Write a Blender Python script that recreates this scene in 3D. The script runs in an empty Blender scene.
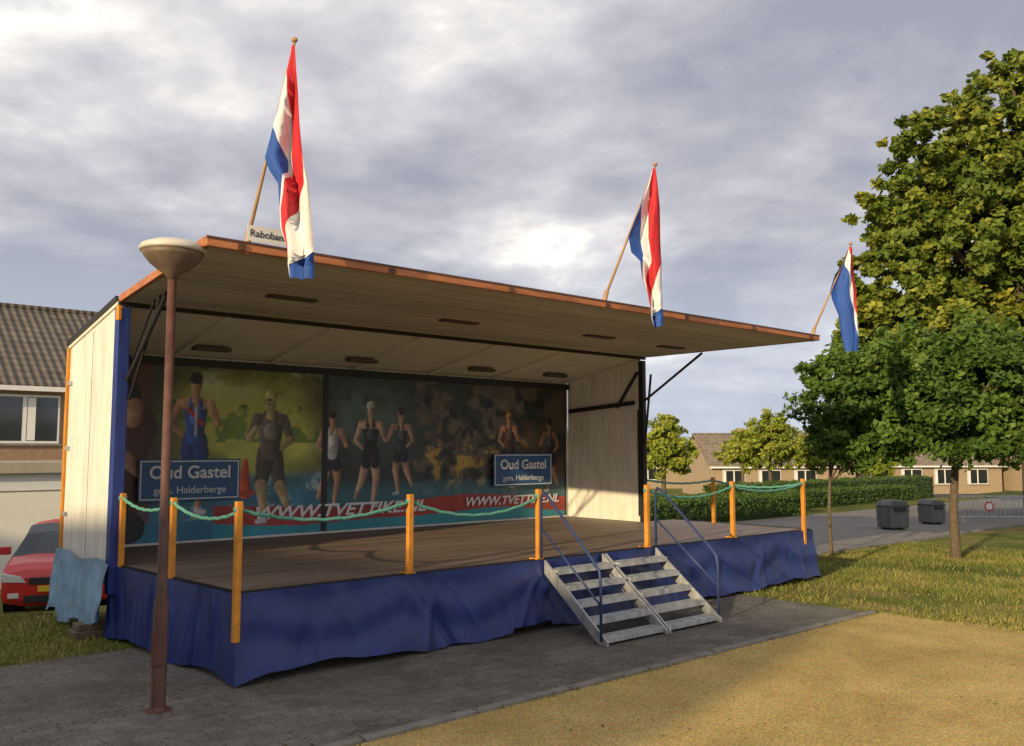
import bpy, math, random
import numpy as np
from mathutils import Vector
random.seed(4); rng=np.random.default_rng(4)
sc=bpy.context.scene
ROT=0.7213; SX,SY=-2.3556,7.8031
CU,SU=math.cos(ROT),math.sin(ROT)
def W(u,v,z=0.0): return (SX+CU*u-SU*v, SY+SU*u+CU*v, z)
def link(o): sc.collection.objects.link(o); return o
# ------------------------------------------------------------ materials
def newmat(name):
    m=bpy.data.materials.new(name); m.use_nodes=True
    nt=m.node_tree; return m,nt,nt.nodes['Principled BSDF']
def N(nt,t,**k):
    n=nt.nodes.new(t)
    for a,b in k.items(): setattr(n,a,b)
    return n
def mat(name,col,rough=.6,var=.15,scale=4,bump=0,bscale=40,metal=0,col2=None,island=0,stretch=None,spec=.4,detail=6,stain=0):
    m,nt,b=newmat(name); L=nt.links
    b.inputs['Roughness'].default_value=rough; b.inputs['Metallic'].default_value=metal
    b.inputs['Specular IOR Level'].default_value=spec
    tc=N(nt,'ShaderNodeTexCoord'); src=tc.outputs['Object']
    if stretch:
        mp=N(nt,'ShaderNodeMapping'); mp.inputs['Scale'].default_value=stretch; L.new(src,mp.inputs['Vector']); src=mp.outputs[0]
    n=N(nt,'ShaderNodeTexNoise'); n.inputs['Scale'].default_value=scale; n.inputs['Detail'].default_value=detail; n.inputs['Roughness'].default_value=.65
    L.new(src,n.inputs['Vector'])
    r=N(nt,'ShaderNodeValToRGB'); r.color_ramp.elements[0].position=.3; r.color_ramp.elements[1].position=.7
    c=np.array(col); c2=np.array(col2) if col2 is not None else c*(1+var)
    c1=c*(1-var) if col2 is None else c
    r.color_ramp.elements[0].color=(*c1,1); r.color_ramp.elements[1].color=(*c2,1)
    L.new(n.outputs['Fac'],r.inputs['Fac']); out=r.outputs['Color']
    if stain:
        mp2=N(nt,'ShaderNodeMapping'); mp2.inputs['Scale'].default_value=(6,6,.7); L.new(tc.outputs['Object'],mp2.inputs['Vector'])
        n3=N(nt,'ShaderNodeTexNoise'); n3.inputs['Scale'].default_value=1.5; n3.inputs['Detail'].default_value=8; n3.inputs['Roughness'].default_value=.7; L.new(mp2.outputs[0],n3.inputs['Vector'])
        r3=N(nt,'ShaderNodeValToRGB'); r3.color_ramp.elements[0].position=.35; r3.color_ramp.elements[0].color=(1-stain,1-stain*1.05,1-stain*1.15,1); r3.color_ramp.elements[1].position=.55; r3.color_ramp.elements[1].color=(1,1,1,1)
        L.new(n3.outputs['Fac'],r3.inputs['Fac']); ms=N(nt,'ShaderNodeVectorMath',operation='MULTIPLY'); L.new(out,ms.inputs[0]); L.new(r3.outputs[0],ms.inputs[1]); out=ms.outputs[0]
    if island:
        g=N(nt,'ShaderNodeNewGeometry'); mr=N(nt,'ShaderNodeMapRange'); mr.inputs['To Min'].default_value=1-island; mr.inputs['To Max'].default_value=1+island
        L.new(g.outputs['Random Per Island'],mr.inputs['Value'])
        mx=N(nt,'ShaderNodeVectorMath',operation='MULTIPLY'); L.new(out,mx.inputs[0]); L.new(mr.outputs[0],mx.inputs[1]); out=mx.outputs[0]
    L.new(out,b.inputs['Base Color'])
    if bump:
        n2=N(nt,'ShaderNodeTexNoise'); n2.inputs['Scale'].default_value=bscale; n2.inputs['Detail'].default_value=5
        L.new(src,n2.inputs['Vector']); bp=N(nt,'ShaderNodeBump'); bp.inputs['Strength'].default_value=bump; bp.inputs['Distance'].default_value=.02
        L.new(n2.outputs['Fac'],bp.inputs['Height']); L.new(bp.outputs[0],b.inputs['Normal'])
    return m
def attrmat(name,rough=.5,attr='Col',mul=None):
    m,nt,b=newmat(name); a=N(nt,'ShaderNodeAttribute'); a.attribute_name=attr
    nt.links.new(a.outputs['Color'],b.inputs['Base Color']); b.inputs['Roughness'].default_value=rough
    return m
# ------------------------------------------------------------ mesh builder
class B:
    def __init__(s): s.v=[];s.f=[];s.m=[]
    def add(s,vs,fs,m=0):
        o=len(s.v); s.v+= [tuple(map(float,p)) for p in vs]; s.f+=[tuple(i+o for i in f) for f in fs]; s.m+=[m]*len(fs)
    def box(s,x0,x1,y0,y1,z0,z1,m=0):
        vs=[(x,y,z) for z in (z0,z1) for y in (y0,y1) for x in (x0,x1)]
        s.add(vs,[(0,2,3,1),(4,5,7,6),(0,1,5,4),(2,6,7,3),(0,4,6,2),(1,3,7,5)],m)
    def prism(s,poly,axis,a,b,m=0):
        n=len(poly)
        def P(p,t):
            return {'x':(t,p[0],p[1]),'y':(p[0],t,p[1]),'z':(p[0],p[1],t)}[axis]
        vs=[P(p,a) for p in poly]+[P(p,b) for p in poly]
        s.add(vs,[tuple(range(n))[::-1],tuple(range(n,2*n))]+[(i,(i+1)%n,(i+1)%n+n,i+n) for i in range(n)],m)
    def beam(s,p,q,w,h=None,m=0,up=(0,0,1)):
        h=h or w; p=Vector(p);q=Vector(q);d=(q-p).normalized();U=Vector(up)
        if abs(d.dot(U))>.98: U=Vector((0,1,0))
        a=d.cross(U).normalized()*w/2; b=a.cross(d).normalized()*h/2
        vs=[p-a-b,p+a-b,p+a+b,p-a+b,q-a-b,q+a-b,q+a+b,q-a+b]
        s.add(vs,[(0,1,2,3)[::-1],(4,5,6,7),(0,1,5,4),(1,2,6,5),(2,3,7,6),(3,0,4,7)],m)
    def tube(s,pts,r,m=0,seg=8,cap=True):
        pts=[Vector(p) for p in pts]; n=len(pts)
        rs=r if isinstance(r,(list,tuple)) else [r]*n
        ref=Vector((0,0,1)); vs=[];fs=[]
        for i,p in enumerate(pts):
            d=(pts[min(i+1,n-1)]-pts[max(i-1,0)]).normalized()
            a=d.cross(ref if abs(d.dot(ref))<.95 else Vector((0,1,0))).normalized(); b=d.cross(a)
            if i and a.dot(pa)<0: a=-a;b=-b
            pa=a
            for k in range(seg):
                t=2*math.pi*k/seg; vs.append(p+a*math.cos(t)*rs[i]+b*math.sin(t)*rs[i])
        for i in range(n-1):
            for k in range(seg):
                k2=(k+1)%seg; fs.append((i*seg+k,i*seg+k2,(i+1)*seg+k2,(i+1)*seg+k))
        if cap: fs.append(tuple(range(seg))[::-1]); fs.append(tuple(range((n-1)*seg,n*seg)))
        s.add(vs,fs,m)
    def lathe(s,prof,c=(0,0,0),m=0,seg=28,axis='z'):
        vs=[];fs=[]
        for r,h in prof:
            for k in range(seg):
                t=2*math.pi*k/seg; a,b=r*math.cos(t),r*math.sin(t)
                if axis=='z': vs.append((c[0]+a,c[1]+b,c[2]+h))
                elif axis=='y': vs.append((c[0]+a,c[1]+h,c[2]+b))
                else: vs.append((c[0]+h,c[1]+a,c[2]+b))
        for i in range(len(prof)-1):
            for k in range(seg):
                k2=(k+1)%seg; fs.append((i*seg+k,i*seg+k2,(i+1)*seg+k2,(i+1)*seg+k))
        fs.append(tuple(range(seg))[::-1]); fs.append(tuple(range((len(prof)-1)*seg,len(prof)*seg)))
        s.add(vs,fs,m)
    def grid(s,fn,nu,nv,m=0):
        vs=[fn(i/nu,j/nv) for j in range(nv+1) for i in range(nu+1)]
        s.add(vs,[(j*(nu+1)+i,j*(nu+1)+i+1,(j+1)*(nu+1)+i+1,(j+1)*(nu+1)+i) for j in range(nv) for i in range(nu)],m)
    def obj(s,name,mats,parent=None,smooth=False,bevel=0,solid=0):
        me=bpy.data.meshes.new(name); me.from_pydata(s.v,[],s.f)
        for m in (mats if isinstance(mats,(list,tuple)) else [mats]): me.materials.append(m)
        me.polygons.foreach_set('material_index',s.m)
        if smooth: me.polygons.foreach_set('use_smooth',[True]*len(s.f))
        me.update(); o=link(bpy.data.objects.new(name,me))
        if parent: o.parent=parent
        if bevel:
            md=o.modifiers.new('b','BEVEL'); md.width=bevel; md.segments=2; md.limit_method='ANGLE'
        return o
def empty(name,loc=(0,0,0),rz=0):
    e=link(bpy.data.objects.new(name,None)); e.location=loc; e.rotation_euler=(0,0,rz); e.empty_display_size=.3; return e
def stage_empty(name): return empty(name,(SX,SY,0),ROT)
def text(name,body,size,loc,m,parent,ext=.004,shear=0,rz=0,align='CENTER',sx=1,bold=0):
    c=bpy.data.curves.new(name,'FONT'); c.body=body; c.size=size; c.extrude=ext; c.align_x=align; c.align_y='CENTER'; c.shear=shear; c.offset=bold
    c.materials.append(m); o=link(bpy.data.objects.new(name,c)); o.location=loc; o.rotation_euler=(math.radians(90),0,rz); o.parent=parent; o.scale=(sx,1,1); return o
# palette
M_alu=mat('aluminium',(.50,.51,.52),.45,.15,8,metal=.4,stain=.35)
M_dark=mat('black_steel',(.02,.02,.022),.5,.3,6)
M_blue=mat('blue_paint',(.025,.05,.24),.45,.2,5,bump=.1,stain=.3)
M_bluep=mat('blue_pipe_paint',(.035,.055,.15),.4,.2,8)
M_orange=mat('orange_post_paint',(.66,.27,.03),.55,.22,9,bump=.15,stain=.25)
M_rope=mat('teal_rope',(.11,.33,.26),.8,.25,30,bump=.6,bscale=90)
M_rim=mat('rusty_orange_rim',(.42,.16,.065),.6,.4,3,bump=.2,stretch=(.6,3,3))
M_cream=mat('cream_panel',(.74,.71,.65),.5,.08,1.6,bump=.2,bscale=3,stain=.2)
M_ceiling=mat('cream_ceiling',(.74,.71,.64),.6,.1,2,stain=.08)
M_boards=mat('canopy_boards',(.52,.46,.40),.6,.18,3,island=.14,stretch=(.3,3,3))
M_floor=mat('stage_floor_wood',(.20,.15,.115),.55,.35,3,island=.18,bump=.25,bscale=30,stretch=(.3,3,3))
M_lamp=mat('lamp_brown_paint',(.11,.05,.035),.5,.3,12,bump=.15,stain=.3)
M_lamph=mat('lamp_bowl_paint',(.17,.125,.09),.55,.2,10,stain=.2)
M_lampw=mat('lamp_opal_rim',(.55,.53,.47),.45,.12,6)
M_tarpl=mat('light_blue_tarp',(.17,.29,.40),.5,.45,3,bump=.5,bscale=5)
M_rubber=mat('tyre_rubber',(.02,.02,.02),.8,.2,10)
M_white=mat('white_paint',(.75,.75,.73),.5,.05,3)
M_glass=mat('dark_glass',(.02,.025,.03),.08,.2,2,spec=.8)
M_bark=mat('bark',(.12,.09,.06),.85,.35,14,bump=.8,bscale=25)
M_wood=mat('pole_wood',(.40,.25,.13),.5,.2,6)
M_skirt=mat('blue_tarpaulin',(.016,.032,.155),.42,.28,1.3,bump=.5,bscale=3.2,spec=.45,stain=.2)
# ------------------------------------------------------------ terrain
def ip(x,xs,ys): return np.interp(x,xs,ys)
def zg(x,y):
    u=(x-SX)*CU+(y-SY)*SU; v=-(x-SX)*SU+(y-SY)*CU
    s=np.clip((u-3)/5,0,1); s=s*s*(3-2*s)
    return ip(v,[4.6,8.5,25],[0,-.6,-2])*(1-s)+ip(v,[9,25],[0,-2])*s
def ground_mat():
    m,nt,b=newmat('grass_ground'); L=nt.links; b.inputs['Roughness'].default_value=.95; b.inputs['Specular IOR Level'].default_value=.1
    tc=N(nt,'ShaderNodeTexCoord')
    n=N(nt,'ShaderNodeTexNoise'); n.inputs['Scale'].default_value=.55; n.inputs['Detail'].default_value=9; n.inputs['Roughness'].default_value=.7
    n2=N(nt,'ShaderNodeTexNoise'); n2.inputs['Scale'].default_value=22; n2.inputs['Detail'].default_value=6
    L.new(tc.outputs['Object'],n.inputs['Vector']);L.new(tc.outputs['Object'],n2.inputs['Vector'])
    r=N(nt,'ShaderNodeValToRGB'); e=r.color_ramp.elements
    e[0].position=.36;e[0].color=(.075,.105,.022,1);e[1].position=.62;e[1].color=(.28,.215,.08,1)
    k=r.color_ramp.elements.new(.5);k.color=(.15,.165,.035,1)
    L.new(n.outputs[0],r.inputs[0])
    mx=N(nt,'ShaderNodeMixRGB',blend_type='MULTIPLY'); mx.inputs[0].default_value=.8
    r2=N(nt,'ShaderNodeValToRGB'); r2.color_ramp.elements[0].position=.35;r2.color_ramp.elements[0].color=(.5,.5,.5,1);r2.color_ramp.elements[1].position=.65;r2.color_ramp.elements[1].color=(1.3,1.3,1.3,1)
    L.new(n2.outputs[0],r2.inputs[0]);L.new(r.outputs[0],mx.inputs[1]);L.new(r2.outputs[0],mx.inputs[2]);L.new(mx.outputs[0],b.inputs['Base Color'])
    bp=N(nt,'ShaderNodeBump');bp.inputs['Strength'].default_value=.9;bp.inputs['Distance'].default_value=.04;L.new(n2.outputs[0],bp.inputs['Height']);L.new(bp.outputs[0],b.inputs['Normal'])
    return m
def gravel_mat():
    m,nt,b=newmat('sandy_gravel'); L=nt.links; b.inputs['Roughness'].default_value=.95; b.inputs['Specular IOR Level'].default_value=.1
    tc=N(nt,'ShaderNodeTexCoord')
    n=N(nt,'ShaderNodeTexNoise'); n.inputs['Scale'].default_value=.8; n.inputs['Detail'].default_value=10; n.inputs['Roughness'].default_value=.7
    n2=N(nt,'ShaderNodeTexNoise'); n2.inputs['Scale'].default_value=55; n2.inputs['Detail'].default_value=6
    vo=N(nt,'ShaderNodeTexVoronoi'); vo.inputs['Scale'].default_value=45
    for q in (n,n2,vo): L.new(tc.outputs['Object'],q.inputs['Vector'])
    r=N(nt,'ShaderNodeValToRGB'); e=r.color_ramp.elements
    e[0].position=.32;e[0].color=(.44,.305,.11,1);e[1].position=.66;e[1].color=(.70,.51,.195,1); L.new(n.outputs[0],r.inputs[0])
    r2=N(nt,'ShaderNodeValToRGB'); r2.color_ramp.elements[0].position=.3;r2.color_ramp.elements[0].color=(.48,.44,.40,1);r2.color_ramp.elements[1].position=.62;r2.color_ramp.elements[1].color=(1.1,1.1,1.1,1)
    L.new(n2.outputs[0],r2.inputs[0])
    mx=N(nt,'ShaderNodeMixRGB',blend_type='MULTIPLY'); mx.inputs[0].default_value=.85
    L.new(r.outputs[0],mx.inputs[1]);L.new(r2.outputs[0],mx.inputs[2])
    mx2=N(nt,'ShaderNodeMixRGB',blend_type='MULTIPLY'); mx2.inputs[0].default_value=.2
    L.new(mx.outputs[0],mx2.inputs[1]);L.new(vo.outputs['Color'],mx2.inputs[2]);L.new(mx2.outputs[0],b.inputs['Base Color'])
    bp=N(nt,'ShaderNodeBump');bp.inputs['Strength'].default_value=.8;bp.inputs['Distance'].default_value=.015;L.new(n2.outputs[0],bp.inputs['Height']);L.new(bp.outputs[0],b.inputs['Normal'])
    return m
def paver_mat(name,c1,c2,mortar,scale,bw=.22,rh=.11,dirt=(.06,.055,.045),df=.55):
    m,nt,b=newmat(name); L=nt.links; b.inputs['Roughness'].default_value=.85; b.inputs['Specular IOR Level'].default_value=.25
    tc=N(nt,'ShaderNodeTexCoord')
    br=N(nt,'ShaderNodeTexBrick'); br.inputs['Scale'].default_value=scale; br.inputs['Brick Width'].default_value=bw; br.inputs['Row Height'].default_value=rh
    br.inputs['Color1'].default_value=(*c1,1);br.inputs['Color2'].default_value=(*c2,1);br.inputs['Mortar'].default_value=(*mortar,1);br.inputs['Mortar Size'].default_value=.005;br.inputs['Mortar Smooth'].default_value=.6
    L.new(tc.outputs['Object'],br.inputs['Vector'])
    n=N(nt,'ShaderNodeTexNoise'); n.inputs['Scale'].default_value=1.1; n.inputs['Detail'].default_value=12; n.inputs['Roughness'].default_value=.8
    n2=N(nt,'ShaderNodeTexNoise'); n2.inputs['Scale'].default_value=60; n2.inputs['Detail'].default_value=4
    L.new(tc.outputs['Object'],n.inputs['Vector']);L.new(tc.outputs['Object'],n2.inputs['Vector'])
    r=N(nt,'ShaderNodeValToRGB'); r.color_ramp.elements[0].position=.40;r.color_ramp.elements[0].color=(0,0,0,1);r.color_ramp.elements[1].position=.58;r.color_ramp.elements[1].color=(df,df,df,1)
    L.new(n.outputs[0],r.inputs[0])
    mx=N(nt,'ShaderNodeMixRGB'); L.new(r.outputs[0],mx.inputs[0]);L.new(br.outputs[0],mx.inputs[1]);mx.inputs[2].default_value=(*dirt,1)
    m2=N(nt,'ShaderNodeMixRGB',blend_type='OVERLAY'); m2.inputs[0].default_value=.8; L.new(mx.outputs[0],m2.inputs[1]);L.new(n2.outputs[0],m2.inputs[2]);L.new(m2.outputs[0],b.inputs['Base Color'])
    bp=N(nt,'ShaderNodeBump');bp.inputs['Strength'].default_value=.4;bp.inputs['Distance'].default_value=.01;L.new(br.outputs['Fac'],bp.inputs['Height']);bp.invert=True
    b2=N(nt,'ShaderNodeBump');b2.inputs['Strength'].default_value=.6;b2.inputs['Distance'].default_value=.012;L.new(n2.outputs[0],b2.inputs['Height']);L.new(bp.outputs[0],b2.inputs['Normal']);L.new(b2.outputs[0],b.inputs['Normal'])
    return m
M_grass=ground_mat(); M_gravel=gravel_mat()
M_pave=paver_mat('grey_concrete_pavers',(.175,.16,.145),(.215,.20,.18),(.10,.09,.07),1,.30,.15,dirt=(.095,.087,.066),df=.8)
M_street=paver_mat('street_pavers',(.22,.20,.19),(.27,.25,.23),(.14,.13,.12),1,.22,.11,dirt=(.17,.16,.14))
M_kerb=mat('kerb_concrete',(.21,.195,.17),.85,.3,5,bump=.4)
xs=np.unique(np.concatenate([np.arange(-40,60,1.0),np.linspace(-700,-40,24),np.linspace(60,700,24)]))
ys=np.unique(np.concatenate([np.arange(-30,80,1.0),np.linspace(-400,-30,12),np.linspace(80,900,24)]))
X,Y=np.meshgrid(xs,ys); Z=zg(X,Y)
b=B(); b.v=[tuple(p) for p in np.stack([X.ravel(),Y.ravel(),Z.ravel()],1).tolist()]
nx=len(xs); b.f=[(j*nx+i,j*nx+i+1,(j+1)*nx+i+1,(j+1)*nx+i) for j in range(len(ys)-1) for i in range(nx-1)]; b.m=[0]*len(b.f)
b.obj('ground',M_grass,smooth=True)
def sheet(name,u0,u1,v0,v1,off,m,step=1.0,jag=0):
    b=B(); nu=max(1,int((u1-u0)/step)); nv=max(1,int((v1-v0)/step))
    def fn(a,c):
        u=u0+(u1-u0)*a; v=v0+(v1-v0)*c
        if jag and a==1: u+=jag*math.sin(v*3.1)+jag*.6*math.sin(v*7.7)
        w=W(u,v); return (u,v,float(zg(w[0],w[1]))+off)
    b.grid(fn,nu,nv); o=b.obj(name,m,smooth=True); o.location=(SX,SY,0); o.rotation_euler=(0,0,ROT); return o
sheet('gravel_ground',-30,7.45,-26,-2.04,.004,M_gravel,.5,jag=.06)
sheet('pavement',-30,7.25,-1.96,2.0,.008,M_pave,.5)
sheet('street',9.9,90,1.6,7.2,.012,M_street,1)
sheet('road',-60,120,24,31,.03,mat('asphalt',(.055,.055,.058),.85,.2,3,bump=.2),1)
b=B()
u=-12.0
while u<7.25:
    z=.028+random.uniform(-.006,.006); b.box(u+.004,min(u+.98,7.3),-2.05+random.uniform(-.006,.006),-1.965,-.1,z); u+=1.0
o=b.obj('kerb',M_kerb,bevel=.008); o.location=(SX,SY,0); o.rotation_euler=(0,0,ROT)
b=B(); u=9.9
while u<60:
    b.box(u+.004,u+.99,1.5,1.6,-.1,.06); u+=1
o=b.obj('kerb',M_kerb,bevel=.008); o.location=(SX,SY,0); o.rotation_euler=(0,0,ROT)
def blades(name,regions,n,m,h=.06):
    P=[]
    for (u0,u1,v0,v1,w) in regions:
        k=int(n*w); u=rng.uniform(u0,u1,k); v=rng.uniform(v0,v1,k)
        P.append(np.stack([SX+CU*u-SU*v,SY+SU*u+CU*v],1))
    P=np.concatenate(P)
    f=np.sin(P[:,0]*1.3+np.sin(P[:,1]*.9)*2)+np.sin(P[:,1]*1.7+P[:,0]*.6)+rng.normal(0,.8,len(P)); P=P[f>-.9]
    k=len(P); z=zg(P[:,0],P[:,1])
    a=rng.uniform(0,6.28,k); w=rng.uniform(.004,.009,k); hh=h*rng.uniform(.3,1.4,k); lx=rng.normal(0,.5,k)*hh; ly=rng.normal(0,.5,k)*hh
    dx,dy=np.cos(a)*w,np.sin(a)*w
    V=np.empty((k,3,3)); V[:,0]=np.stack([P[:,0]-dx,P[:,1]-dy,z-.005],1);V[:,1]=np.stack([P[:,0]+dx,P[:,1]+dy,z-.005],1);V[:,2]=np.stack([P[:,0]+lx,P[:,1]+ly,z+hh],1)
    me=bpy.data.meshes.new(name); me.vertices.add(3*k); me.vertices.foreach_set('co',V.ravel()); me.loops.add(3*k); me.loops.foreach_set('vertex_index',np.arange(3*k,dtype=np.int32)); me.polygons.add(k); me.polygons.foreach_set('loop_start',np.arange(0,3*k,3,dtype=np.int32)); me.polygons.foreach_set('loop_total',np.full(k,3,dtype=np.int32))
    me.materials.append(m); me.update(calc_edges=True); link(bpy.data.objects.new(name,me))
M_blade=mat('grass_blade',(.09,.14,.025),.8,.2,1.2,col2=(.32,.27,.09),island=.4,spec=.15)
blades('grass',[(-7,-.3,2.02,6.5,.35),(7.5,16,-4,1.5,.65)],90000,M_blade,.05)
blades('weeds',[(-6,7.4,-2.1,-1.98,.25),(7.3,7.55,-6,2,.3),(-5,-.3,1.9,2.1,.3)],9000,M_blade,.035)
b=B()
for i in range(1500):
    u=random.uniform(-3,7.2); v=random.choice([random.uniform(-1.95,1.9),random.gauss(-1.85,.10),random.gauss(-.25,.15),random.uniform(-6,-2.1)])
    w=W(u,v); s=random.uniform(.006,.02); a=random.uniform(0,6.28)
    if -2.1<v<-1.93: continue
    b.add([(w[0]+math.cos(a+k*1.57)*s*(1 if k%2 else .6),w[1]+math.sin(a+k*1.57)*s*(1 if k%2 else .6),.012+random.uniform(0,.008)) for k in range(4)],[(0,1,2,3)])
b.obj('fallen_leaves',mat('dry_leaf',(.16,.11,.05),.9,.3,4,island=.6))
# ------------------------------------------------------------ foliage
def leafmat(name,c1,c2,c3):
    m,nt,b=newmat(name); L=nt.links
    a=N(nt,'ShaderNodeAttribute'); a.attribute_name='tint'
    r=N(nt,'ShaderNodeValToRGB'); e=r.color_ramp.elements; e[0].color=(*c1,1); e[1].color=(*c3,1); k=e.new(.5); k.color=(*c2,1)
    L.new(a.outputs['Fac'],r.inputs[0]); L.new(r.outputs[0],b.inputs['Base Color']); b.inputs['Roughness'].default_value=.55; b.inputs['Specular IOR Level'].default_value=.25
    t=N(nt,'ShaderNodeBsdfTranslucent'); L.new(r.outputs[0],t.inputs[0]); mx=N(nt,'ShaderNodeMixShader'); mx.inputs[0].default_value=.3
    L.new(b.outputs[0],mx.inputs[1]);L.new(t.outputs[0],mx.inputs[2]);L.new(mx.outputs[0],nt.nodes['Material Output'].inputs[0]); return m
def foliage(name,blobs,nc,lp,leaf,m,parent=None,shell=.55,cr=.16,seed=1,jit=.11):
    R=np.random.default_rng(seed); bl=np.array(blobs,float); wt=(bl[:,3]*bl[:,4]*bl[:,5])**.67; wt/=wt.sum()
    ci=R.choice(len(bl),nc,p=wt); d=R.normal(size=(nc,3)); d/=np.linalg.norm(d,axis=1)[:,None]
    rr=(shell+(1-shell)*R.random(nc)**.6)*R.uniform(1-jit,1+jit,nc)
    C=bl[ci,:3]+d*rr[:,None]*bl[ci,3:6]
    crr=cr*bl[ci,3:6].mean(1)*R.uniform(.6,1.4,nc); ct=R.normal(.5,.17,nc)+.12*d[:,2]
    k=nc*lp; idx=np.repeat(np.arange(nc),lp)
    off=R.normal(size=(k,3)); off/=np.linalg.norm(off,axis=1)[:,None]; off*=(R.random(k)**.5)[:,None]; off[:,2]*=.7
    P=C[idx]+off*crr[idx][:,None]
    nrm=R.normal(size=(k,3))*.8+d[idx]*.5+np.array([0,0,.6]); nrm/=np.linalg.norm(nrm,axis=1)[:,None]
    t=np.cross(nrm,R.normal(size=(k,3))); t/=np.linalg.norm(t,axis=1)[:,None]; bt=np.cross(nrm,t)
    s=leaf*R.uniform(.6,1.3,k)[:,None]
    V=np.stack([P-t*s,P-bt*s*.6+nrm*s*.1,P+t*s,P+bt*s*.6+nrm*s*.1],1).reshape(-1,3)
    me=bpy.data.meshes.new(name); me.vertices.add(4*k); me.vertices.foreach_set('co',V.ravel()); me.loops.add(4*k); me.loops.foreach_set('vertex_index',np.arange(4*k,dtype=np.int32)); me.polygons.add(k); me.polygons.foreach_set('loop_start',np.arange(0,4*k,4,dtype=np.int32)); me.polygons.foreach_set('loop_total',np.full(k,4,dtype=np.int32))
    me.materials.append(m); me.update(calc_edges=True)
    at=me.attributes.new('tint','FLOAT','FACE'); at.data.foreach_set('value',np.clip(ct[idx]+R.normal(0,.12,k),0,1).astype(np.float32))
    o=link(bpy.data.objects.new(name,me)); 
    if parent: o.parent=parent
    return o
M_leafG=leafmat('leaf_green',(.045,.095,.017),(.09,.165,.028),(.17,.25,.045))
M_leafL=leafmat('leaf_linden',(.065,.11,.018),(.16,.22,.034),(.40,.39,.06))
M_leafY=leafmat('leaf_sunny',(.15,.20,.025),(.28,.33,.045),(.42,.43,.08))
M_leafH=leafmat('leaf_hedge',(.035,.065,.014),(.07,.13,.025),(.13,.19,.04))
def tree(name,base,trunk_h,r,blobs,nc,lp,leaf,m,seed,shell=.55,cr=.16,limbs=7,jit=.11):
    e=empty(name); b=B(); x,y,z=base; R=random.Random(seed)
    pts=[(x,y,z-.1),(x+.01,y,z+.1),(x+R.uniform(-.05,.05),y+R.uniform(-.05,.05),z+trunk_h*.5),(x+R.uniform(-.08,.08),y,z+trunk_h)]
    b.tube(pts,[r*1.5,r*1.1,r*.9,r*.75],seg=12)
    for i in range(limbs):
        bb=blobs[i%len(blobs)]
        t=(bb[0]+R.uniform(-.6,.6)*bb[3],bb[1]+R.uniform(-.6,.6)*bb[4],bb[2]+R.uniform(-.4,.5)*bb[5])
        s=pts[3]; q=(s[0],s[1],s[2]-R.uniform(.0,.3)*trunk_h*.3)
        mid=((q[0]+t[0])/2+R.uniform(-.1,.1),(q[1]+t[1])/2,(q[2]+t[2])/2+.12*abs(t[2]-q[2]))
        b.tube([q,mid,t],[r*.55,r*.35,r*.1],seg=8)
        for j in range(2):
            t2=(mid[0]+R.uniform(-.4,.4)*bb[3],mid[1]+R.uniform(-.4,.4)*bb[4],mid[2]+R.uniform(.1,.5)*bb[5]); b.tube([mid,t2],[r*.28,r*.06],seg=6)
    b.obj('trunk_and_limbs',M_bark,e,smooth=True)
    foliage('crown',blobs,nc,lp,leaf,m,e,shell,cr,seed=seed,jit=jit); return e
def px(xp,yp,Yd): # site survey: bearing/elevation at distance Yd -> metres
    a=xp-512;bb=373-yp;f=882.3-.0867*bb; return a/f*Yd,Yd,2+(76.8+.996*bb)/f*Yd
def blob(xp,yp,Yd,rx,rz,ry=None):
    p=px(xp,yp,Yd); s=Yd/882; return (p[0],p[1],p[2],rx*s,(ry or rx)*s,rz*s)
tree('plane_tree',(8.2,16.6,0),1.75,.085,[blob(905,385,16.2,60,48),blob(970,375,16.8,75,50),blob(1040,380,16.6,60,56),blob(950,425,16.4,85,36),blob(1015,430,16,65,35),blob(935,352,16.6,50,28),blob(1000,350,16.6,50,28),blob(890,430,16.4,50,30)],620,60,.062,M_leafG,11,shell=.3,cr=.20,jit=.16)
tree('plane_tree',(6.0,16.9,0),1.5,.035,[blob(840,415,16.9,44,46),blob(872,375,17,45,42),blob(826,378,16.9,28,24),blob(862,440,16.8,50,28)],260,60,.062,M_leafG,12,shell=.3,cr=.24,jit=.16)
LD=28
tree('linden_tree',(16.5,LD,-.3),5,.4,[blob(1005,105,LD,55,54),blob(945,150,LD,60,50),blob(1050,160,LD,75,75),blob(903,222,LD,52,50),blob(965,240,LD,85,75),blob(1060,280,LD,90,80),blob(895,285,LD,52,50),blob(945,340,LD,85,60),blob(1030,400,LD,90,50),blob(1100,200,LD,80,90),blob(1035,75,LD,38,30),blob(882,345,LD,55,45),blob(985,190,LD,70,60)],2400,60,.125,M_leafL,21,shell=.45,cr=.14,limbs=12,jit=.2)
for (xp,yp,Yd,rx,rz,sd) in [(664,447,40,27,30,31),(770,440,52,36,26,32),(742,450,56,22,18,34),(812,452,60,20,20,33),(868,455,62,26,22,35)]:
    p=px(xp,yp,Yd); g=float(zg(p[0],p[1]))
    tree('small_tree',(p[0],p[1],g),p[2]-g-.4,.12,[blob(xp,yp,Yd,rx*.8,rz),blob(xp+rx*.5,yp+rz*.4,Yd,rx*.6,rz*.6),blob(xp-rx*.5,yp+rz*.2,Yd,rx*.6,rz*.6),blob(xp+rx*.1,yp-rz*.6,Yd,rx*.45,rz*.55),blob(xp-rx*.3,yp-rz*.3,Yd,rx*.3,rz*.5)],170,45,.12,M_leafY,sd,shell=.3,cr=.24,jit=.25)
bl=[]
R=random.Random(5)
for i in range(60):
    x=-90+i*4.6; bl.append((x,135+R.uniform(-10,10),R.uniform(-1,.5),R.uniform(4,6),4,R.uniform(3,6)))
foliage('distant_trees',bl,1500,30,.5,M_leafH,seed=9,shell=.4,cr=.3)
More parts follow.
